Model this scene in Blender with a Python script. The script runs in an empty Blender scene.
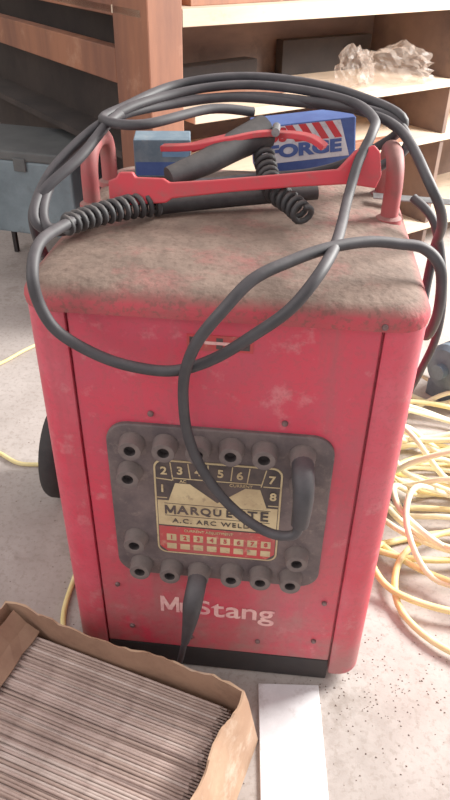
import bpy, bmesh, math, random
from mathutils import Vector, Matrix, noise
random.seed(7)
COL=bpy.context.scene.collection
# ------------------------------------------------------------ materials
def lin(c):
    return tuple(((x/255)/12.92 if x/255<=.04045 else ((x/255+.055)/1.055)**2.4) for x in c)+(1,)
def mat(name,c1,c2=None,scale=8,rough=.6,metal=0,bump=.0,bscale=60,dust=None,dustamt=.8,lo=.4,hi=.62,stretch=None,low=None,dn=(.35,.98),scuff=None,streak=None,speck=None):
    m=bpy.data.materials.new(name); m.use_nodes=True; nt=m.node_tree; N=nt.nodes; L=nt.links
    b=N['Principled BSDF']; b.inputs['Roughness'].default_value=rough; b.inputs['Metallic'].default_value=metal
    tc=N.new('ShaderNodeTexCoord'); mp=N.new('ShaderNodeMapping'); L.new(tc.outputs['Object'],mp.inputs[0])
    if stretch: mp.inputs['Scale'].default_value=stretch
    cur=None
    if c2 is None: c2=c1
    def nmask(scale,a,bb,detail=8,vec=None,tmin=0,tmax=1):
        n=N.new('ShaderNodeTexNoise'); n.inputs['Scale'].default_value=scale; n.inputs['Detail'].default_value=detail; n.inputs['Roughness'].default_value=.68
        L.new(vec or tc.outputs['Object'],n.inputs['Vector'])
        r=N.new('ShaderNodeMapRange'); r.inputs[1].default_value=a; r.inputs[2].default_value=bb; r.inputs[3].default_value=tmin; r.inputs[4].default_value=tmax; L.new(n.outputs['Fac'],r.inputs[0]); return r.outputs[0]
    def mul(a,bb):
        mu=N.new('ShaderNodeMath'); mu.operation='MULTIPLY'; L.new(a,mu.inputs[0])
        if isinstance(bb,(int,float)): mu.inputs[1].default_value=bb
        else: L.new(bb,mu.inputs[1])
        return mu.outputs[0]
    def mixc(fac,a,colr):
        m2=N.new('ShaderNodeMix'); m2.data_type='RGBA'; L.new(fac,m2.inputs['Factor']); L.new(a,m2.inputs['A']); m2.inputs['B'].default_value=lin(colr); return m2.outputs['Result']
    mx=N.new('ShaderNodeMix'); mx.data_type='RGBA'; L.new(nmask(scale,lo,hi,7,mp.outputs[0]),mx.inputs['Factor'])
    mx.inputs['A'].default_value=lin(c1); mx.inputs['B'].default_value=lin(c2); cur=mx.outputs['Result']
    if scuff:  # colour, scale, amount
        cur=mixc(mul(nmask(scuff[1],.56,.70,10),scuff[2]),cur,scuff[0])
    if streak: # colour, amount : vertical runs of grime
        m3=N.new('ShaderNodeMapping'); m3.inputs['Scale'].default_value=(1,1,.10); L.new(tc.outputs['Object'],m3.inputs[0])
        cur=mixc(mul(nmask(26,.5,.72,8,m3.outputs[0]),streak[1]),cur,streak[0])
    if dust:
        g=N.new('ShaderNodeNewGeometry'); s=N.new('ShaderNodeSeparateXYZ'); L.new(g.outputs['Normal'],s.inputs[0])
        r2=N.new('ShaderNodeMapRange'); r2.inputs[1].default_value=dn[0]; r2.inputs[2].default_value=dn[1]; r2.inputs[4].default_value=dustamt; L.new(s.outputs['Z'],r2.inputs[0])
        d2=tuple(int(x*.80) for x in dust)
        mm_=N.new('ShaderNodeMix'); mm_.data_type='RGBA'; L.new(nmask(scale*2.3,.38,.62,9),mm_.inputs['Factor']); mm_.inputs['A'].default_value=lin(dust); mm_.inputs['B'].default_value=lin(d2)
        m2=N.new('ShaderNodeMix'); m2.data_type='RGBA'; L.new(mul(r2.outputs[0],nmask(scale*1.3,.28,.5,9,None,.55,1)),m2.inputs['Factor']); L.new(cur,m2.inputs['A']); L.new(mm_.outputs['Result'],m2.inputs['B']); cur=m2.outputs['Result']
    if low:   # grime gathering towards the floor : (colour, z0, z1, amount)
        g=N.new('ShaderNodeNewGeometry'); s=N.new('ShaderNodeSeparateXYZ'); L.new(g.outputs['Position'],s.inputs[0])
        r4=N.new('ShaderNodeMapRange'); r4.inputs[1].default_value=low[2]; r4.inputs[2].default_value=low[1]; L.new(s.outputs['Z'],r4.inputs[0])
        cur=mixc(mul(mul(r4.outputs[0],nmask(9,.38,.60)),low[3]),cur,low[0])
    if speck: # fine grit : colour, scale, amount
        cur=mixc(mul(nmask(speck[1],.52,.62,3),speck[2]),cur,speck[0])
    L.new(cur,b.inputs['Base Color'])
    if bump:
        nb=N.new('ShaderNodeTexNoise'); nb.inputs['Scale'].default_value=bscale; nb.inputs['Detail'].default_value=6; L.new(mp.outputs[0],nb.inputs['Vector'])
        bp=N.new('ShaderNodeBump'); bp.inputs['Strength'].default_value=bump; bp.inputs['Distance'].default_value=.004; L.new(nb.outputs['Fac'],bp.inputs['Height']); L.new(bp.outputs[0],b.inputs['Normal'])
    return m
M={}
M['red']=mat('worn_red_paint',(202,48,70),(186,58,78),7,.52,0,.12,90,low=((148,102,98),.05,.34,1.0),scuff=((208,124,128),22,.6),streak=((140,76,80),.6),speck=((156,64,72),150,.35))
M['redpost']=mat('red_paint_post',(202,48,70),(206,76,94),6,.5,0,.1,60,low=((148,102,98),.05,.25,.8),scuff=((214,136,140),18,.6),streak=((146,70,78),.5),speck=((156,64,72),150,.3))
M['lid']=mat('dusty_red_lid',(186,56,68),(156,70,72),9,.85,0,.45,90,dust=(134,110,96),dustamt=.98,dn=(.42,.95),scuff=((122,82,76),16,.7),speck=((92,70,60),120,.5))
M['plate']=mat('grimy_dark_plate',(74,62,64),(102,86,84),16,.7,0,.2,120,scuff=((136,118,110),40,.6))
M['sock']=mat('dark_plastic_socket',(84,72,72),(104,90,86),30,.7,dust=(124,108,102),dustamt=.5)
M['hole']=mat('socket_bore',(48,40,40),rough=.9)
M['black']=mat('black_base',(28,24,26),(40,34,34),10,.8)
M['rubber']=mat('black_rubber_cable',(38,36,40),(54,51,55),20,.6,dust=(108,98,100),dustamt=.5)
M['spring']=mat('black_rubber_spring',(32,30,33),(50,48,50),30,.62,dust=(104,94,90),dustamt=.55)
M['tool']=mat('red_tool_paint',(206,42,56),(186,56,62),20,.5,dust=(186,104,98),dustamt=.4,scuff=((140,84,78),40,.7))
M['handle']=mat('red_tube_paint',(166,70,72),(136,78,74),14,.65,dust=(148,116,106),dustamt=.7,scuff=((110,70,66),30,.6))
M['steel']=mat('bare_steel',(160,160,162),(120,118,118),20,.4,.7)
M['rodtip']=mat('rod_bare_tip',(150,126,116),(122,102,94),40,.7)
M['screw']=mat('screw_steel',(120,90,90),(84,60,60),60,.5,.4)
M['cream']=mat('cream_ink',(202,178,134),(174,148,110),20,.65,scuff=((118,94,76),60,.9))
M['ink']=mat('black_ink',(46,37,38),(74,60,57),20,.65)
M['inkred']=mat('red_ink',(184,48,52),(158,68,66),25,.65,scuff=((190,130,110),70,.8))
M['stripe']=mat('red_stripe_ink',(206,40,50),(192,54,60),25,.6)
M['pinkletter']=mat('faded_cream_letter',(236,184,176),(210,126,134),30,.6)
M['white']=mat('white_print',(222,222,228),(198,198,208),20,.55,scuff=((150,140,136),40,.6))
M['blue']=mat('blue_print',(52,76,142),(68,96,160),20,.55)
M['lblue']=mat('light_blue_print',(96,138,184),(120,158,194),20,.55)
M['bluecard']=mat('faded_blue_card',(92,112,128),(120,136,148),26,.7,scuff=((150,140,132),30,.7))
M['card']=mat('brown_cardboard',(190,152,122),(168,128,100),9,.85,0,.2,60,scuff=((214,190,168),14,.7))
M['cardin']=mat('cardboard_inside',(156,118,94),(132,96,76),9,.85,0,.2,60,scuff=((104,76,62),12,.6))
M['rod0']=mat('rod_flux_grey',(188,162,152),(166,140,130),40,.9)
M['rod1']=mat('rod_flux_brown',(174,148,136),(154,128,118),40,.9)
M['rod2']=mat('rod_flux_pale',(200,178,168),(176,154,144),40,.9)
M['wood']=mat('brown_stained_wood',(148,92,64),(112,68,50),5,.7,0,.15,30,stretch=(1,1,.15),scuff=((180,132,104),8,.6))
M['wood2']=mat('pale_plywood',(218,194,168),(194,166,140),5,.75,0,.1,30,stretch=(.2,1,1),scuff=((134,108,90),12,.5))
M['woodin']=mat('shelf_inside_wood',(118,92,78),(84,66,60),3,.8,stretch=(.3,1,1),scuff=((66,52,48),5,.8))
M['dark']=mat('dark_board_and_shade',(36,28,26),(52,42,38),4,.9)  # under-bench shade put into the colour; dark boards share it
M['case']=mat('blue_grey_enamel',(106,122,130),(86,100,108),6,.5,.1,scuff=((70,74,76),10,.6))
M['motor']=mat('dark_blue_grey_casting',(94,108,122),(74,86,98),14,.6,.1)
M['casetop']=mat('dark_grey_case_top',(78,80,80),(60,62,64),6,.7)  # darker grey than the case body, for lid and latch
M['board']=mat('white_painted_board',(238,234,236),(216,210,212),12,.6,scuff=((160,144,138),20,.6))
M['yellow']=mat('yellow_cord',(230,206,132),(240,222,166),9,.6)
M['pale']=mat('pale_cord',(240,230,198),(230,214,170),9,.6)
M['tire']=mat('black_tire',(28,25,27),(44,40,40),14,.8)
M['crumb']=mat('dark_grit',(104,86,78),(136,118,108),50,.9)
def plastic():
    m=bpy.data.materials.new('clear_plastic_film'); m.use_nodes=True; b=m.node_tree.nodes['Principled BSDF']
    b.inputs['Base Color'].default_value=lin((200,180,166)); b.inputs['Roughness'].default_value=.22; b.inputs['Alpha'].default_value=.18
    n=m.node_tree.nodes.new('ShaderNodeTexNoise'); n.inputs['Scale'].default_value=30
    bp=m.node_tree.nodes.new('ShaderNodeBump'); bp.inputs['Strength'].default_value=.6; m.node_tree.links.new(n.outputs['Fac'],bp.inputs['Height']); m.node_tree.links.new(bp.outputs[0],b.inputs['Normal'])
    return m
M['plastic']=plastic()
# ------------------------------------------------------------ mesh helpers
def mk(name,verts,faces,mats,parent=None,smooth=False,fm=None,angle=None):
    me=bpy.data.meshes.new(name); me.from_pydata([tuple(v) for v in verts],[],faces)
    if not isinstance(mats,(list,tuple)): mats=[mats]
    for x in mats: me.materials.append(M[x] if isinstance(x,str) else x)
    bm=bmesh.new(); bm.from_mesh(me); bmesh.ops.recalc_face_normals(bm,faces=bm.faces[:])
    bm.to_mesh(me); bm.free()
    if fm:
        for p,i in zip(me.polygons,fm): p.material_index=i
    o=bpy.data.objects.new(name,me); COL.objects.link(o)
    if smooth:
        for p in me.polygons: p.use_smooth=True
        if angle:
            md=o.modifiers.new('e','EDGE_SPLIT'); md.split_angle=math.radians(angle)
    if parent: o.parent=parent
    return o
def tag(o,label,cat,group=None,kind=None):
    o['label']=label; o['category']=cat
    if group: o['group']=group
    if kind: o['kind']=kind
    return o
def empty(name,loc=(0,0,0),rz=0):
    o=bpy.data.objects.new(name,None); COL.objects.link(o); o.location=loc; o.rotation_euler=(0,0,rz); o.empty_display_size=.05; return o
def loft(loops,cap=True,closed=True):
    n=len(loops[0]); V=[p for l in loops for p in l]; F=[]
    for i in range(len(loops)-1):
        for j in range(n if closed else n-1):
            k=(j+1)%n; F.append((i*n+j,i*n+k,(i+1)*n+k,(i+1)*n+j))
    if cap: F.append(tuple(range(n))[::-1]); F.append(tuple(range((len(loops)-1)*n,len(loops)*n)))
    return V,F
def rr(cx,cy,hx,hy,r,n=8):
    o=[]
    for sx,sy,a0 in((1,1,0),(-1,1,90),(-1,-1,180),(1,-1,270)):
        for i in range(n+1):
            a=math.radians(a0+90*i/n); o.append((cx+sx*(hx-r)+r*math.cos(a),cy+sy*(hy-r)+r*math.sin(a)))
    return o
def box(name,x0,x1,y0,y1,z0,z1,m,parent=None,bev=.002):
    h=[(x1-x0)/2,(y1-y0)/2,(z1-z0)/2]; c=Vector(((x0+x1)/2,(y0+y1)/2,(z0+z1)/2))
    me=bpy.data.meshes.new(name); bm=bmesh.new(); bmesh.ops.create_cube(bm,size=1)
    for v in bm.verts: v.co=Vector((v.co.x*2*h[0],v.co.y*2*h[1],v.co.z*2*h[2]))
    b=min(bev,min(h)*.6)
    if b>0: bmesh.ops.bevel(bm,geom=bm.edges[:],offset=b,segments=2,affect='EDGES',profile=.5)
    for v in bm.verts: v.co+=c
    bm.to_mesh(me); bm.free(); me.materials.append(M[m] if isinstance(m,str) else m)
    o=bpy.data.objects.new(name,me); COL.objects.link(o)
    if parent: o.parent=parent
    return o
def catmull(P,sub=8,closed=False):
    P=[Vector(p) for p in P]; n=len(P); out=[]
    for i in range(n if closed else n-1):
        g=lambda k:P[k%n] if closed else P[max(0,min(n-1,k))]
        a,b,c,d=g(i-1),g(i),g(i+1),g(i+2)
        for s in range(sub):
            t=s/sub; out.append(.5*((2*b)+(c-a)*t+(2*a-5*b+4*c-d)*t*t+(3*b-a-3*c+d)*t**3))
    if not closed: out.append(P[-1])
    return out
def sweep(path,rad,seg=10,closed=False):
    n=len(path); loops=[]; up=None
    for i in range(n):
        if closed: t=path[(i+1)%n]-path[i-1]
        else: t=path[min(i+1,n-1)]-path[max(i-1,0)]
        t.normalize()
        if up is None:
            up=Vector((0,0,1)) if abs(t.z)<.9 else Vector((1,0,0))
        up=(up-t*up.dot(t)).normalized(); sd=t.cross(up)
        r=rad(i/(n-1)) if callable(rad) else rad
        loops.append([path[i]+(up*math.cos(2*math.pi*k/seg)+sd*math.sin(2*math.pi*k/seg))*r for k in range(seg)])
    if closed:
        V,F=loft(loops,False); m=len(loops)
        for j in range(seg):
            k=(j+1)%seg; F.append(((m-1)*seg+j,(m-1)*seg+k,k,j))
        return V,F
    return loft(loops)
def tube(name,P,rad,m,parent=None,sub=8,seg=10,closed=False):
    V,F=sweep(catmull(P,sub,closed),rad,seg,closed); return mk(name,V,F,m,parent,True,angle=50)
def helix(name,P,R,r,turns,m,parent=None,seg=6):
    path=catmull(P,12); n=len(path); L=[0]
    for i in range(1,n): L.append(L[-1]+(path[i]-path[i-1]).length)
    tot=L[-1]; out=[]; steps=int(turns*12); up=Vector((0,0,1)); i=0
    for s in range(steps+1):
        d=tot*s/steps
        while i<n-2 and L[i+1]<d: i+=1
        t=(path[i+1]-path[i]).normalized(); p=path[i].lerp(path[i+1],(d-L[i])/max(1e-9,L[i+1]-L[i]))
        up=(up-t*up.dot(t)).normalized(); sd=t.cross(up); a=2*math.pi*s/12; q=s/steps; rr_=R(q) if callable(R) else R
        out.append(p+(up*math.cos(a)+sd*math.sin(a))*rr_)
    V,F=sweep(out,r,seg); return mk(name,V,F,m,parent,True)
def disc_y(name,cx,cz,prof,m,parent=None,n=24,fm=None):
    loops=[[(cx+r*math.cos(2*math.pi*k/n),y,cz+r*math.sin(2*math.pi*k/n)) for k in range(n)] for r,y in prof]
    V,F=loft(loops); return mk(name,V,F,m,parent,True,fm=fm,angle=40)
def poly_y(name,pts,y0,y1,m,parent=None):
    V,F=loft([[(x,y0,z) for x,z in pts],[(x,y1,z) for x,z in pts]]); return mk(name,V,F,m,parent)
def text(name,s,size,m,mw,parent=None,off=0,sx=1,ext=.0003,align='CENTER',space=1.0,shear=0):
    c=bpy.data.curves.new(name,'FONT'); c.body=s; c.size=size; c.extrude=ext; c.offset=off; c.align_x=align; c.align_y='CENTER'; c.space_character=space; c.shear=shear
    t=bpy.data.objects.new('tmp',c); COL.objects.link(t); bpy.context.view_layer.update()
    me=bpy.data.meshes.new_from_object(t.evaluated_get(bpy.context.evaluated_depsgraph_get())); bpy.data.objects.remove(t)
    me.materials.clear(); me.materials.append(M[m]); me.transform(mw@Matrix.Diagonal((sx,1,1,1)))
    o=bpy.data.objects.new(name,me); COL.objects.link(o)
    if parent: o.parent=parent
    return o
def XZ(x,y,z,rot=0):
    return Matrix.Translation((x,y,z))@Matrix.Rotation(math.radians(90),4,'X')@Matrix.Rotation(math.radians(rot),4,'Z')
# ------------------------------------------------------------ camera
th=math.radians(34.8); ps=math.radians(5.4); ro=math.radians(1.0); f=680
C=Vector((.065,-.69,1.05))
Fv=Vector((-math.sin(ps)*math.cos(th),math.cos(ps)*math.cos(th),-math.sin(th)))
R0=Vector((math.cos(ps),math.sin(ps),0)); U0=R0.cross(Fv)
Rv=R0*math.cos(ro)+U0*math.sin(ro); Uv=-R0*math.sin(ro)+U0*math.cos(ro)
cam=bpy.data.cameras.new("camera"); co=bpy.data.objects.new("camera",cam); COL.objects.link(co)
cam.sensor_fit='VERTICAL'; cam.sensor_height=24; cam.lens=24*f/800; cam.clip_start=.02
mm=Matrix((Rv,Uv,-Fv)).transposed().to_4x4(); mm.translation=C; co.matrix_world=mm
bpy.context.scene.camera=co
# ------------------------------------------------------------ setting
M['floor']=mat('dusty_concrete',(186,174,168),(148,135,128),2.6,.88,0,.3,40,lo=.35,hi=.68,scuff=((126,112,103),7,.75),speck=((134,120,110),90,.4))
M['wall']=mat('pale_wall',(196,190,180),(180,172,164),2,.9)
def st(o): o['kind']='structure'; return o
st(box('floor',-4,4,-2,5,-.05,0,'floor',bev=0))
st(box('wall_back',-4,4,4.9,5,0,2.6,'wall',bev=0))
st(box('wall_left',-4,-3.9,-2,4.9,0,2.6,'wall',bev=0))
# ------------------------------------------------------------ welder
W=empty('arc_welder',(0,.25,0)); tag(W,'worn red sheet metal arc welder with dusty top and sockets','welding machine')
def hp(o,p): o.parent=p; o.matrix_parent_inverse=Matrix.Translation(-p.location); return o
def wp(o): return hp(o,W)
D=.50
def arc(cx,cy,r,a0,a1,n=8): return [(cx+r*math.cos(math.radians(a0+(a1-a0)*i/n)),cy+r*math.sin(math.radians(a0+(a1-a0)*i/n))) for i in range(n+1)]
r=.036; XR=.231; XL=-.246
sec=[(-.193,.012),(.181,.012),(.181,.002),(.184,0)]+arc(XR-r,r,r,-90,0)+arc(XR-r,D-r,r,0,90)+arc(XL+r,D-r,r,90,180)+arc(XL+r,r,r,180,270)+[(-.196,0),(-.193,.002)]
V,F=loft([[(x,y,z) for x,y in sec] for z in(.027,.684)])
wp(mk('body',V,F,'redpost',smooth=True,angle=35))
ls=[]
cx,cy=(XR+XL)/2,.249; HX=(XR-XL)/2+.002
for off,z in((-.002,.679),(0,.680),(.0008,.687),(0,.693),(-.003,.699),(-.009,.7045),(-.018,.708),(-.03,.7105),(-.06,.713),(-.12,.716)):
    hx,hy=HX+off,.255+off; ls.append([(x,y,z+.003*noise.noise(Vector((x*9,y*9,z)))*min(1,(-off)/.02 if off<0 else 0)) for x,y in rr(cx,cy,hx,hy,max(.02,.044+off*.3),8)])
V,F=loft(ls); lid=wp(mk('lid',V,F,'lid',smooth=True,angle=50)); lid['label']='dust-covered red folded metal lid'
wp(box('front_panel',-.190,.178,.0035,.0095,.056,.680,'red',bev=.002))
for x,z in((-.096,.537),(.076,.537),(-.148,.10),(-.05,.085),(.06,.09),(.15,.105),(-.165,.2),(.158,.2)):
    wp(disc_y('screw',x,z,[(.0042,.004),(.0042,.001),(.003,-.0005)],'screw',n=12))
wp(disc_y('screw',.178,.687,[(.004,-.003),(.0038,-.0085),(.003,-.0095)],'screw',n=12))
wp(box('base',-.191,.179,.004,.47,.004,.054,'black'))
for y in(.05,.45): wp(box('foot',-.2,.19,y-.02,y+.02,0,.027,'black'))
# control plate
pl=[(x,z) for x,z in rr(-.007,.38,.150,.1415,.03,8)]
V,F=loft([[(x,.0035,z) for x,z in pl],[(x,-.0015,z) for x,z in pl],[(x,-.003,z) for x,z in rr(-.007,.38,.148,.1395,.028,8)]])
plate=wp(mk('control_plate',V,F,'plate',smooth=True,angle=30)); plate['label']='grimy dark rounded plate carrying rows of cable sockets'
first=None
for i,(x,z) in enumerate([(-.121,.492),(-.077,.493),(-.033,.494),(.010,.495),(.053,.494),(.102,.492),(-.127,.443),(.105,.444),(-.126,.316),(.108,.308),(-.121,.261),(-.076,.258),(-.034,.256),(.015,.261),(.058,.261),(.102,.260)]):
    if not first:
        n=24; pr=[(.0175,-.003),(.0175,-.007),(.0160,-.009),(.0155,-.021),(.0145,-.023),(.0088,-.023),(.0078,-.022),(.0075,-.012)]
        loops=[[(rad*math.cos(2*math.pi*k/n),y,rad*math.sin(2*math.pi*k/n)) for k in range(n)] for rad,y in pr]
        V,F=loft(loops); first=mk('socket',V,F,['sock','hole'],smooth=True,angle=40)
        for p in first.data.polygons:
            if max((Vector((first.data.vertices[v].co.x,0,first.data.vertices[v].co.z)).length for v in p.vertices))<.0085: p.material_index=1
        s=first
    else:
        s=first.copy(); COL.objects.link(s)
    s.parent=plate; s.location=(x,0,z); s.rotation_euler=(0,random.uniform(0,1),0)
def rrz(cx,cz,hx,hz,r): return rr(cx,cz,hx,hz,r,6)
npz=wp(poly_y('nameplate',rrz(-.008,.379,.087,.0885,.014),-.003,-.0042,'cream')); npz['label']='faded cream, black and red printed nameplate'
def dec(name,pts,y,m): o=poly_y(name,pts,y,y-.0003,m); o.parent=npz; return o
dec('black_field',rrz(-.008,.379,.0845,.086,.012),-.0042,'ink')
dec('cream_field',[(-.0915,.348),(.0755,.348),(.0755,.395),(.060,.395),(.050,.428),(.030,.428),(-.008,.397),(-.046,.428),(-.066,.428),(-.076,.395),(-.0915,.395)],-.0045,'cream')
dec('red_field',[(-.0915,.345),(.0755,.345),(.0755,.305),(.064,.294),(-.080,.294),(-.0915,.305)],-.0045,'inkred')
dec('border_line',[(-.082,.3905),(.066,.3905),(.066,.3895),(-.082,.3895)],-.0048,'ink')
dec('border_line',[(-.082,.3675),(.066,.3675),(.066,.3665),(-.082,.3665)],-.0048,'ink')
for x0,z0,x1,z1 in[(-.069,.433,-.072,.464),(-.045,.437,-.048,.464),(-.020,.44,-.021,.464),(.010,.44,.012,.464),(.032,.437,.035,.464),(.051,.433,.057,.463),(-.07,.437,.052,.437),(-.092,.435,-.070,.433),(.054,.434,.077,.434),(-.092,.400,-.078,.400),(.062,.400,.076,.400)]:
    d=Vector((x1-x0,z1-z0)).normalized(); nn=Vector((-d.y,d.x))*.0007
    dec('divider_line',[(x0+nn.x,z0+nn.y),(x1+nn.x,z1+nn.y),(x1-nn.x,z1-nn.y),(x0-nn.x,z0-nn.y)],-.0046,'cream')
def nt(s,size,x,z,m,off=0,sx=1,space=1.0,rot=0):
    return text('lettering',s,size,m,XZ(x,-.0055,z,rot),npz,off,sx,space=space)
for s,x,z in(('1',-.084,.417),('2',-.081,.449),('3',-.059,.451),('4',-.034,.451),('5',-.004,.451),('6',.022,.450),('7',.065,.447),('8',.068,.417)):
    nt(s,.0185,x,z,'cream',.0004)
nt('AC',.007,-.055,.4325,'cream'); nt('CURRENT',.007,.024,.4325,'cream')
MP=[(0,0),(.17,0),(.17,.58),(.40,.12),(.60,.12),(.83,.58),(.83,0),(1,0),(1,1),(.80,1),(.50,.40),(.20,1),(0,1)]
def letterM(name,cx,cz,w,h,y,m): return poly_y(name,[(cx+(a-.5)*w,cz+(b-.5)*h) for a,b in MP],y,y-.0006,m)
for i,s in enumerate('MARQUETTE'):
    k=abs(i-4)/4; x=-.073+i*.0163
    if i==0: letterM('lettering',x-.001,.3785,.0155,.0165,-.0052,'ink').parent=npz
    else: nt(s,.0172+.0075*k**1.5,x,.3785,'ink',.0005,1.02)
nt('A.C. ARC WELDER',.0118,-.008,.3575,'ink',.0001,1.12,1.2)
nt('CURRENT ADJUSTMENT',.0065,-.02,.339,'cream')
for i in range(8):
    x=-.081+i*.0195
    for zz,hh in((.317,.013),(.300,.011)):
        dec('number_box',[(x,zz),(x+.014,zz),(x+.014,zz+hh),(x,zz+hh)],-.0046,'cream')
    nt(str(i+1),.011,x+.007,.3235,'inkred',.0003)
wp(letterM('lettering',-.083,.163,.030,.036,.0032,'pinkletter'))
for s,x,sz in(('u',-.055,.054),('S',-.029,.046),('t',-.006,.056),('a',.018,.053),('n',.044,.053),('g',.071,.053)):
    wp(text('lettering',s,sz,'pinkletter',XZ(x,.0028,.160),None,.0006,1.1))
bd=wp(poly_y('badge',[(-.047,.636),(.032,.636),(.032,.657),(-.047,.657)],.0035,.0025,'inkred')); bd['label']='scuffed small red badge with dark marks'
for x,w in((-.038,.006),(.022,.006),(-.008,.004)):
    o=poly_y('badge_mark',[(x-w,.639),(x+w,.639),(x+w,.654),(x-w,.654)],.0025,.0022,'ink'); o.parent=bd
o=poly_y('badge_mark',[(-.026,.645),(.012,.645),(.012,.649),(-.026,.649)],.0022,.0020,'pinkletter'); o.parent=bd
# side handles running front to back
for x in(-.228,.204):
    wp(tube('handle',[(x,.275,.708),(x,.275,.735),(x,.277,.762),(x,.290,.782),(x,.315,.790),(x,.345,.790),(x,.370,.782),(x,.383,.762),(x,.385,.735),(x,.385,.708)],.0125,'handle',seg=14))
    for y in(.275,.385):
        V,F=loft([[(x+a,y+b,z) for a,b in rr(0,0,s,s,s*.98,5)] for s,z in((.0185,.706),(.018,.7135),(.0125,.717))]); wp(mk('handle_flange',V,F,'handle',smooth=True,angle=40))
def rot_x(name,cx,cy,cz,prof,m,n=32,fm=None):
    loops=[[(x,cy+r_*math.cos(2*math.pi*k/n),cz+r_*math.sin(2*math.pi*k/n)) for k in range(n)] for r_,x in prof]; V,F=loft(loops); return mk(name,V,F,m,None,True,angle=40)
wp(rot_x('axle',0,.43,.105,[(.008,-.39),(.008,.27)],'steel',12))
for x in(-.397,.262):
    w=wp(rot_x('wheel',x,.43,.105,[(.03,x-.012),(.06,x-.012),(.07,x-.016),(.085,x-.022),(.1,x-.018),(.105,x-.01),(.105,x+.01),(.1,x+.018),(.085,x+.022),(.07,x+.016),(.06,x+.012),(.03,x+.012)],'tire'))
    h=rot_x('hub',x,.43,.105,[(.028,x-.016),(.028,x+.016)],'steel',20); h.parent=w
# ------------------------------------------------------------ cables
CR=.0068
c1=tube('welding_cable',[(-.150,.205,.748),(-.185,.15,.748),(-.208,.075,.752),(-.214,.01,.755),(-.211,-.028,.735),(-.205,-.034,.70),(-.187,-.034,.668),(-.144,-.032,.640),(-.100,-.031,.627),(-.055,-.03,.626),(-.01,-.03,.646),(.035,-.032,.682),(.071,-.032,.715),(.098,-.01,.745),(.116,.045,.756),(.127,.12,.757),(.136,.19,.765),(.148,.235,.80),(.164,.268,.828),(.168,.31,.838),(.14,.38,.845),(.06,.42,.852),(-.03,.425,.854),(-.12,.39,.845),(-.19,.30,.832),(-.243,.21,.79),(-.25,.13,.745),(-.22,.14,.724),(-.15,.33,.722),(0,.385,.722),(.10,.38,.728),(.17,.33,.76),(.222,.33,.80),(.19,.36,.832),(.10,.40,.838),(0,.42,.84),(-.1,.42,.832),(-.17,.36,.830),(-.19,.28,.830),(-.215,.20,.80),(-.26,.15,.76),(-.274,.16,.70),(-.272,.25,.55),(-.269,.35,.3),(-.285,.42,.24)],CR,'rubber',sub=8)
tag(c1,'thick black rubber lead looped over the welder top and front','cable')
c2=tube('welding_cable',[(.104,-.058,.430),(.098,-.062,.408),(.070,-.058,.402),(.035,-.05,.416),(.0,-.042,.447),(-.028,-.038,.494),(-.042,-.037,.54),(-.046,-.038,.585),(-.043,-.042,.63),(-.028,-.047,.675),(0,-.044,.715),(.03,-.02,.742),(.070,.012,.752),(.111,.042,.757),(.155,.068,.756),(.192,.082,.75),(.225,.09,.742),(.247,.085,.718),(.255,.09,.66),(.258,.14,.60),(.262,.21,.60),(.268,.24,.68),(.262,.2,.74),(.235,.2,.79),(.205,.30,.826),(.15,.39,.832),(.05,.41,.836),(-.04,.415,.838),(-.12,.385,.832),(-.185,.32,.828),(-.216,.25,.818),(-.254,.18,.78),(-.258,.12,.742),(-.225,.15,.724),(-.14,.31,.722),(-.02,.395,.722),(.1,.41,.735),(.175,.40,.77),(.215,.35,.828),(.14,.415,.85),(.04,.45,.86),(-.05,.45,.86),(-.13,.42,.85),(-.18,.33,.838),(-.2,.27,.832),(-.14,.25,.832),(-.06,.33,.838),(0,.36,.83)],CR,'rubber',sub=8)
tag(c2,'thick black rubber lead plugged into the upper socket','cable')
tube('plug',[(.102,-.012,.492),(.103,-.04,.491),(.105,-.055,.475),(.105,-.06,.45),(.104,-.06,.425)],lambda t:.0145-.0045*max(0,t-.3),'rubber',c2,sub=6,seg=14)
c3=tube('welding_cable',[(-.052,-.045,.14),(-.062,-.042,.08),(-.075,-.04,.03),(-.11,-.03,.009),(-.16,-.02,.008)],.005,'rubber',sub=8); tag(c3,'short black lead plugged into the lower middle socket','cable')
tube('plug',[(-.034,-.012,.256),(-.035,-.035,.254),(-.038,-.047,.235),(-.042,-.048,.20),(-.047,-.046,.165),(-.052,-.045,.135)],lambda t:.0145 if t<.45 else .0145-.0085*(t-.45)/.55,'rubber',c3,sub=6,seg=14)
c4=tube('welding_cable',[(.232,.27,.745),(.262,.24,.72),(.285,.22,.64),(.292,.22,.56),(.285,.25,.47),(.275,.33,.3),(.30,.40,.1),(.36,.43,.01)],CR*.9,'rubber'); tag(c4,'black cable hanging down beside the welder body','cable')
# ------------------------------------------------------------ electrode holder with red lever
H=empty('electrode_holder',(-.14,.2,.72)); tag(H,'red lever electrode holder with black spring grip on the lid','electrode holder')
A=Vector((-.181,.205,.758)); Bp=Vector((.158,.240,.764)); sdir=(Bp-A).normalized(); hdir=Vector((0,.25,.97)); hdir=(hdir-sdir*hdir.dot(sdir)).normalized(); ndir=sdir.cross(hdir)
prof=[(110,180),(118,177),(121,172),(134,172),(137,177),(164,178),(170,182),(210,180),(262,176),(335,170),(352,152),(368,148),(374,154),(377,176),(372,188),(345,184),(300,186),(230,191),(172,197),(166,201),(116,204),(110,200)]
sc=(Bp-A).length/250
def hv(u,v,n): return A+sdir*((u-110)*sc)+hdir*((188-v)*sc)+ndir*n
V,F=loft([[hv(u,v,n) for u,v in prof] for n in(-.008,.008)])
lv=hp(mk('lever',V,F,'tool'),H); md=lv.modifiers.new('b','BEVEL'); md.width=.002; md.segments=2
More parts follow.
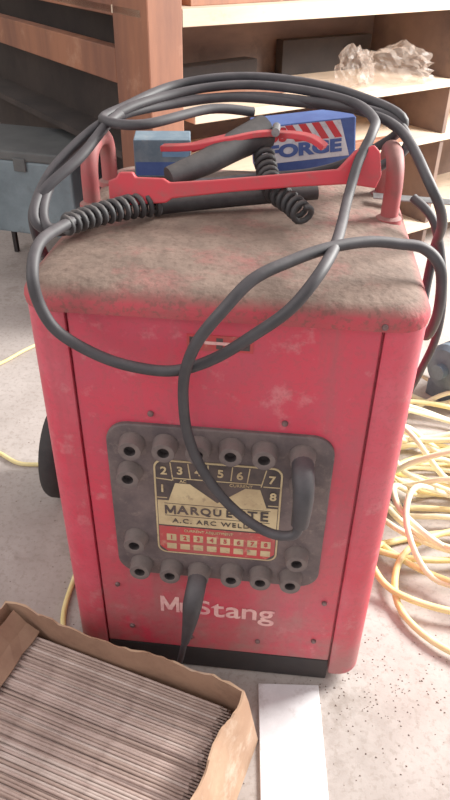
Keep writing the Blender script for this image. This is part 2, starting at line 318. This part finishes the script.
hp(tube('grip',[(-.12,.225,.733),(-.06,.25,.733),(.02,.275,.735),(.10,.295,.738)],lambda t:.014-.004*t,'spring',seg=14),H)
hp(helix('spring',[(-.115,.222,.736),(-.150,.19,.740),(-.185,.145,.743),(-.210,.09,.748)],lambda q:.0145-.004*q,.0038,13,'spring'),H)
G=empty('ground_clamp',(0,.32,.80)); tag(G,'clamp with red steel jaws, black tapered handle and spring','clamp')
hp(tube('grip',[(-.105,.235,.768),(-.06,.27,.78),(-.02,.31,.795),(.018,.345,.807)],lambda t:.014+.010*t,'spring',seg=16),G)
hp(helix('spring',[(.018,.33,.785),(.028,.29,.762),(.04,.255,.75),(.065,.225,.743),(.083,.20,.736)],.0125,.0042,13,'spring'),G)
def plank(name,pts,w,t,m,par):
    pa=catmull(pts,5); loops=[]
    for i,p in enumerate(pa):
        tt=(pa[min(i+1,len(pa)-1)]-pa[max(i-1,0)]).normalized(); s=Vector((0,0,1)).cross(tt).normalized(); u=tt.cross(s); ww=w(i/(len(pa)-1)) if callable(w) else w
        loops.append([p+s*ww*a+u*t*b for a,b in((-1,-1),(1,-1),(1,1),(-1,1))])
    V,F=loft(loops); o=mk(name,V,F,m); o.modifiers.new('b','BEVEL').width=.001; return hp(o,par)
plank('jaw',[(-.125,.30,.790),(-.08,.29,.796),(-.04,.295,.805),(.0,.315,.811),(.03,.33,.811)],lambda t:.008+.006*t,.004,'tool',G)
plank('jaw',[(-.09,.335,.782),(-.05,.345,.792),(.01,.35,.800),(.05,.33,.808),(.085,.31,.809),(.105,.30,.800)],lambda t:.012-.004*t,.004,'tool',G)
hp(disc_y('pivot_bolt',.035,.814,[(.006,.312),(.006,.348)],'steel',n=12),G)
# ------------------------------------------------------------ printed cartons on top
K=empty('rod_carton',(.084,.44,.728)); K.rotation_euler=(0,math.radians(-6),math.radians(10)); tag(K,'white, blue and red printed welding rod carton on the lid','box')
box('carton_body',-.080,.080,0,.07,.0,.074,'blue',K,.0015)
def kd(name,pts,m,y=-.0003): o=poly_y(name,pts,y,y-.0003,m); o.parent=K; return o
kd('white_panel',[(-.064,.072),(.056,.072),(.070,.016),(-.072,.016)],'white')
kd('blue_panel',[(-.079,.073),(-.066,.073),(-.074,.012),(-.079,.012)],'lblue')
for k in range(4): kd('red_stripe',[(-.032+k*.021,.072),(-.020+k*.021,.072),(-.004+k*.021,.046),(-.016+k*.021,.046)],'stripe',-.0007)
text('lettering','US',.028,'stripe',XZ(-.046,-.0012,.058),K,.0012)
text('lettering','FORGE',.026,'blue',XZ(-.002,-.0012,.033),K,.0014,1.45)
box('carton_side',.0802,.0808,.002,.068,.002,.072,'lblue',K,0)
B2=empty('small_carton',(-.15,.435,.716),.15); tag(B2,'small faded blue printed carton standing on the dusty lid','box')
box('carton_body',-.045,.045,-.03,.03,0,.058,'bluecard',B2,.0015)
for a in((-.043,.003,.043,.024,'blue'),(-.043,.032,-.005,.050,'bluecard'),(.0,.032,.043,.052,'lblue')):
    o=poly_y('carton_print',[(a[0],a[1]),(a[2],a[1]),(a[2],a[3]),(a[0],a[3])],-.0301,-.0304,a[4]); o.parent=B2
R1=box('steel_rule',-.065,.065,-.012,.012,-.001,.001,'steel',bev=.0005); R1.location=(.250,.335,.722); R1.rotation_euler=(0,.02,-.05); tag(R1,'bare flat steel strip poking past the lid edge','metal strip')
# ------------------------------------------------------------ cardboard box with rods
T=[(.039,-.11),(-.356,-.002),(-.435,-.292),(-.04,-.40)]; Bq=[(.072,-.114),(-.335,-.004),(-.414,-.294),(-.007,-.404)]
def ins(l,d):
    o=[]
    ex=Vector((.9645,-.2637)); ey=Vector((.2637,.9645))
    for (x,y),(a,b) in zip(l,((-1,-1),(1,-1),(1,1),(-1,1))): v=Vector((x,y))+ex*a*d+ey*b*d; o.append((v.x,v.y))
    return o
TT=.0028
def sub4(l,n=40):
    o=[]
    for i in range(4):
        a=Vector(l[i]); b=Vector(l[(i+1)%4])
        for k in range(n): o.append(a.lerp(b,k/n))
    return o
def L3(l,z,w=0,rag=0): return [(p.x+w*noise.noise(Vector((p.x*11,p.y*11,3))),p.y+w*noise.noise(Vector((p.x*11,p.y*11,9))),z+w*.8*noise.noise(Vector((p.x*14,p.y*14,5)))+rag*noise.noise(Vector((p.x*90,p.y*90,5.5)))+rag*1.4*noise.noise(Vector((p.x*40,p.y*40,2.5)))) for p in sub4(l)]
mid=[((a[0]+b[0])/2,(a[1]+b[1])/2) for a,b in zip(T,Bq)]
hi_=[(a[0]*.8+b[0]*.2,a[1]*.8+b[1]*.2) for a,b in zip(T,Bq)]
loops=[L3(ins(Bq,.001),0),L3(Bq,.002),L3(mid,.07,.010),L3(hi_,.115,.013),L3(T,.14,.012,.006),L3(ins(T,TT),.14,.012,.006),L3(ins(hi_,TT),.115,.013),L3(ins(mid,TT),.07,.010),L3(ins(Bq,TT),.005)]
V,F=loft(loops); n=160
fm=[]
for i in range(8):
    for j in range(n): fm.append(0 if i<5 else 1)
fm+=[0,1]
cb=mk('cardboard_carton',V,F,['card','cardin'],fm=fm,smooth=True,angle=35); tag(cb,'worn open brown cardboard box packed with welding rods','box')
ex=Vector((.9645,-.2637,0)); ey=Vector((-.2637,-.9645,0)); O=Vector((.046,-.112,0))
def bx(a,b,z): return O-ex*a+ey*b+Vector((0,0,z))
ff=[]
for t in range(13):
    b=.008+.27*t/12; w=.006*noise.noise(Vector((t*.7,2,0)))
    ff.append([bx(.396,b,.134+w),bx(.375,b,.112+w),bx(.352+w,b,.100),bx(.352+w,b,.0985),bx(.376,b,.110+w),bx(.3975,b,.132+w)])
V,F=loft(ff); o=mk('flap',V,F,'cardin',cb); o['label']='bent inner cardboard flap'
pad=loft([[bx(.016,.008,z),bx(.385,.008,z),bx(.385,.288,z),bx(.016,.288,z)] for z in(.006,.080)]); o=mk('packing_pad',*pad,'cardin'); tag(o,'folded cardboard packing beneath the welding rods','cardboard')
n=8
prof=[(.0014,0),(.0016,.0006),(.0016,.010),(.0023,.012),(.0023,.352),(.0017,.354)]
loops=[[(x,rd*math.cos(2*math.pi*k/n),rd*math.sin(2*math.pi*k/n)) for k in range(n)] for rd,x in prof]; V,F=loft(loops)
base=[]
for kx in range(3):
    o=mk('welding_rod',V,F,['rodtip','rod%d'%kx],smooth=True,angle=50)
    for p in o.data.polygons: p.material_index=0 if p.center.x<.011 else 1
    base.append(o)
cnt=0
def rod(a,b,z,yaw,tilt):
    global cnt
    o=base[cnt] if cnt<3 else base[random.choice((0,1,2,1,0))].copy()
    if cnt>=3: COL.objects.link(o)
    cnt+=1
    o.location=bx(a,b,z); o.rotation_euler=(0,tilt,math.pi-math.radians(15.29)+yaw)
    tag(o,'thin grey-brown coated welding rod lying in a cardboard box','welding rod','welding rods in the cardboard box')
for layer,z,step in((0,.0835,.0047),(1,.0876,.0047),(2,.0917,.0047)):
    b=.012+layer*.0023
    while b<.282:
        if layer<2 or random.random()<.88: rod(.012+random.uniform(-.001,.008),b,z+random.uniform(0,.0006),random.uniform(-.004,.004)*(1+layer*.5),random.uniform(-.003,.001))
        b+=step*random.uniform(.99,1.04)
# ------------------------------------------------------------ white board on floor
V,F=loft([[(.066,-.018,z),(.167,-.010,z),(.196,-.40,z),(.098,-.41,z)] for z in(0,.006)]); o=mk('painted_board',V,F,'board'); o.modifiers.new('b','BEVEL').width=.001; tag(o,'flat white-painted board strip lying on the concrete floor','board')
# floor grit
V=[];F=[]
random.seed(5)
for i in range(620):
    x=random.uniform(.05,.75); y=random.uniform(-.32,.12)
    q=random.random()
    if q<.25: x=random.gauss(.25,.06); y=random.gauss(.0,.04)
    elif q<.5: x=random.uniform(-.6,-.25); y=random.uniform(.0,.7)
    s=random.uniform(.0006,.0018)*(1.6 if random.random()<.06 else 1); k=len(V)
    for d in((-1,-.7,0),(1,-.5,0),(.8,.9,0),(-.6,1,0),(0,.1,1)): V.append((x+d[0]*s*random.uniform(.6,1.3),y+d[1]*s*random.uniform(.6,1.3),d[2]*s*.9+.0002))
    F+=[(k,k+1,k+4),(k+1,k+2,k+4),(k+2,k+3,k+4),(k+3,k,k+4),(k+3,k+2,k+1,k)]
o=mk('floor_grit',V,F,'crumb'); tag(o,'scattered dark grit and crumbs on the concrete floor','debris',kind='stuff')
# ------------------------------------------------------------ extension cords
def pile(cx,cy0,cy1,rx,ry,turns,seed,zmax):
    P=[]; N=turns*10
    for i in range(N):
        a=2*math.pi*i/10+.5*noise.noise(Vector((i*.12,seed,7))); fr=.5-.5*math.cos(math.pi*2*i/N*1.5); k=1+.6*noise.noise(Vector((i*.09,seed,0)))
        x=cx+.12*noise.noise(Vector((i*.06,seed,4)))+rx*k*math.cos(a); y=cy0+(cy1-cy0)*fr+ry*k*math.sin(a)
        P.append((max(.262 if y<.5 else .33,x),y,.008+zmax*abs(noise.noise(Vector((x*4,y*4,i*.08+seed))))*1.6))
    return P
o=tube('extension_cord',pile(.50,.20,.66,.22,.14,7,3,.05),.0066,'yellow',seg=8,sub=6); tag(o,'tangled yellow extension cord heaped on the concrete floor','extension cord')
o=tube('extension_cord',pile(.47,.45,.80,.19,.13,7,8,.14),.0064,'pale',seg=8,sub=6); tag(o,'pale cream extension cord piled in loops beside the welder','extension cord')
o=tube('extension_cord',pile(.52,.30,.62,.20,.16,5,21,.12),.0064,'pale',seg=8,sub=6); tag(o,'pale cream extension cord coiled over the floor heap','extension cord')
o=tube('extension_cord',[(-.95,.72,.006),(-.80,.85,.006),(-.74,.91,.006),(-.69,1.0,.006),(-.60,1.12,.006),(-.45,1.2,.006)],.005,'yellow',seg=8); tag(o,'yellow cord trailing across the concrete floor','extension cord')
o=tube('extension_cord',[(-.8,.62,.006),(-.66,.55,.006),(-.59,.516,.006),(-.53,.485,.006),(-.45,.48,.006),(-.36,.40,.006),(-.31,.25,.006),(-.302,.094,.006),(-.28,.03,.006),(-.262,.02,.006)],.005,'yellow',seg=8); tag(o,'yellow cord running along the floor to the welder','extension cord')
# ------------------------------------------------------------ bench / shelf unit
ang=math.radians(41)
S=empty('workbench',(-.31,1.13,0),ang); tag(S,'brown wooden workbench with open plywood shelves','workbench')
box('corner_post',0,.10,0,.18,0,1.0,'wood',S,.004)
box('side_rail',.0,.04,.18,1.6,.70,.785,'wood',S,.003)
box('side_rail',.0,.04,.18,1.6,.86,.98,'wood',S,.003)
box('side_panel',.12,.14,.18,1.6,.0,.99,'dark',S,0)  # backing sheet behind the rails, its dark colour carries the shade
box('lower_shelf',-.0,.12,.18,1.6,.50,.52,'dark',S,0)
box('front_rail',.10,1.9,.0,.03,.845,.885,'wood2',S,.002)
box('bench_top',.0,1.9,.03,.62,.865,.885,'wood2',S,.002)
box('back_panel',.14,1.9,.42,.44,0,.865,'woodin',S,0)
box('shelf',.14,1.9,.01,.42,.61,.632,'wood2',S,.002)
box('shelf',.14,1.9,.01,.42,.43,.452,'wood2',S,.002)
box('shelf',.14,1.9,.01,.42,.10,.12,'wood2',S,.002)
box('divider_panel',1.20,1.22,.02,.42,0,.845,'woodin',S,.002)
E1=Vector((math.cos(ang),math.sin(ang),0)); E2=Vector((-math.sin(ang),math.cos(ang),0)); OS=Vector((-.31,1.13,0))
def sp(a,b,z): return OS+E1*a+E2*b+Vector((0,0,z))
o=box('scrap_board',-.22,.22,-.05,.05,0,.03,'wood',bev=.002); o.location=sp(.42,.20,.632); o.rotation_euler=(0,0,ang-.15); tag(o,'brown scrap board stored on a plywood shelf','board')
o=box('scrap_board',-.18,.18,-.03,.03,0,.07,'dark',bev=.002); o.location=sp(.40,.33,.632); o.rotation_euler=(0,0,ang+.1); tag(o,'dark scrap board standing at the back of a shelf','board')
o=box('scrap_board',-.20,.20,-.02,.02,0,.11,'dark',bev=.002); o.location=sp(.92,.37,.632); o.rotation_euler=(0,0,ang-.04); tag(o,'wide dark board leaning at the back of a shelf','board')
o=box('scrap_board',-.30,.30,-.06,.06,0,.03,'wood',bev=.002); o.location=sp(.45,.12,.885); o.rotation_euler=(0,0,ang+.05); tag(o,'brown scrap board lying on the bench top','board')
o=box('scrap_board',-.25,.25,-.015,.015,0,.02,'wood',bev=.002); o.location=sp(.75,.05,.452); o.rotation_euler=(0,0,ang-.08); tag(o,'narrow brown wood offcut on the lower shelf','board')
def crumple(name,loc,sx,sy,sz,seed,m):
    me=bpy.data.meshes.new(name); bm=bmesh.new(); bmesh.ops.create_icosphere(bm,subdivisions=4,radius=1)
    for v in bm.verts:
        n1=noise.noise(v.co*1.6+Vector((seed,0,0)))*.45+noise.noise(v.co*4+Vector((0,seed,0)))*.3+noise.noise(v.co*9)*.12
        c=v.co*(1+n1); v.co=Vector((c.x*sx,c.y*sy,max(-.75,c.z)*sz+.75*sz))
    bm.to_mesh(me); bm.free(); me.materials.append(M[m]); o=bpy.data.objects.new(name,me); COL.objects.link(o); o.location=loc; return o
o=crumple('plastic_bag',sp(.98,.09,.634),.12,.08,.06,3,'plastic'); tag(o,'crumpled clear plastic bag on a plywood shelf','plastic bag')
o=crumple('plastic_bag',sp(.80,.09,.634),.06,.05,.065,9,'plastic'); tag(o,'small crumpled clear plastic bag on a plywood shelf','plastic bag')
# ------------------------------------------------------------ grey case on stand
K2=empty('metal_case',(-.76,1.40,0),math.radians(-10)); tag(K2,'blue-grey metal case standing on a low black stand','tool case')
box('case_body',-.30,.14,0,.30,.20,.44,'case',K2,.008)
box('case_lid',-.305,.145,-.005,.305,.44,.47,'casetop',K2,.006)
box('latch',-.05,-.01,-.012,0,.41,.45,'casetop',K2,.002)
for x in(-.28,.12):
    for y in(.02,.28): box('leg',x-.008,x+.008,y-.008,y+.008,0,.20,'black',K2,.001)
# ------------------------------------------------------------ motor and crate on floor
K3=empty('electric_motor',(.575,.93,.0),.7); tag(K3,'dark blue-grey electric motor sitting among extension cords','motor')
box('motor_base',-.09,.09,-.06,.06,0,.05,'motor',K3,.004)
pr=[(.02,-.14),(.02,-.12),(.055,-.115),(.065,-.10)]+[q for k in range(9) for q in((.065,-.09+k*.02),(.065,-.08+k*.02),(.058,-.079+k*.02),(.058,-.071+k*.02))]+[(.065,.10),(.055,.115),(.03,.12)]
loops=[[(x,r_*math.cos(2*math.pi*k/24),.115+r_*math.sin(2*math.pi*k/24)) for k in range(24)] for r_,x in pr]; V,F=loft(loops); mk('motor_housing',V,F,'motor',K3,True,angle=30)
box('junction_box',-.03,.04,-.03,.03,.17,.205,'motor',K3,.004)
# ------------------------------------------------------------ light
w=bpy.data.worlds.new('w'); bpy.context.scene.world=w; w.use_nodes=True; w.node_tree.nodes['Background'].inputs[0].default_value=(1,.97,.97,1); w.node_tree.nodes['Background'].inputs[1].default_value=.62
def area(loc,tgt,size,e,col):
    l=bpy.data.lights.new('area','AREA'); l.shape='SQUARE'; l.size=size; l.energy=e; l.color=col
    o=bpy.data.objects.new('window_light',l); COL.objects.link(o); o.location=loc; o.rotation_euler=(Vector(tgt)-Vector(loc)).to_track_quat('-Z','Y').to_euler()
area((2.1,1.4,1.7),(.7,.5,0),1.0,230,(1,.98,.93))
area((-2.2,-1.2,2.0),(0,0,.3),1.4,22,(1,.93,.9))
vs=bpy.context.scene.view_settings
vs.view_transform='Standard'; vs.exposure=.12; vs.gamma=1.22
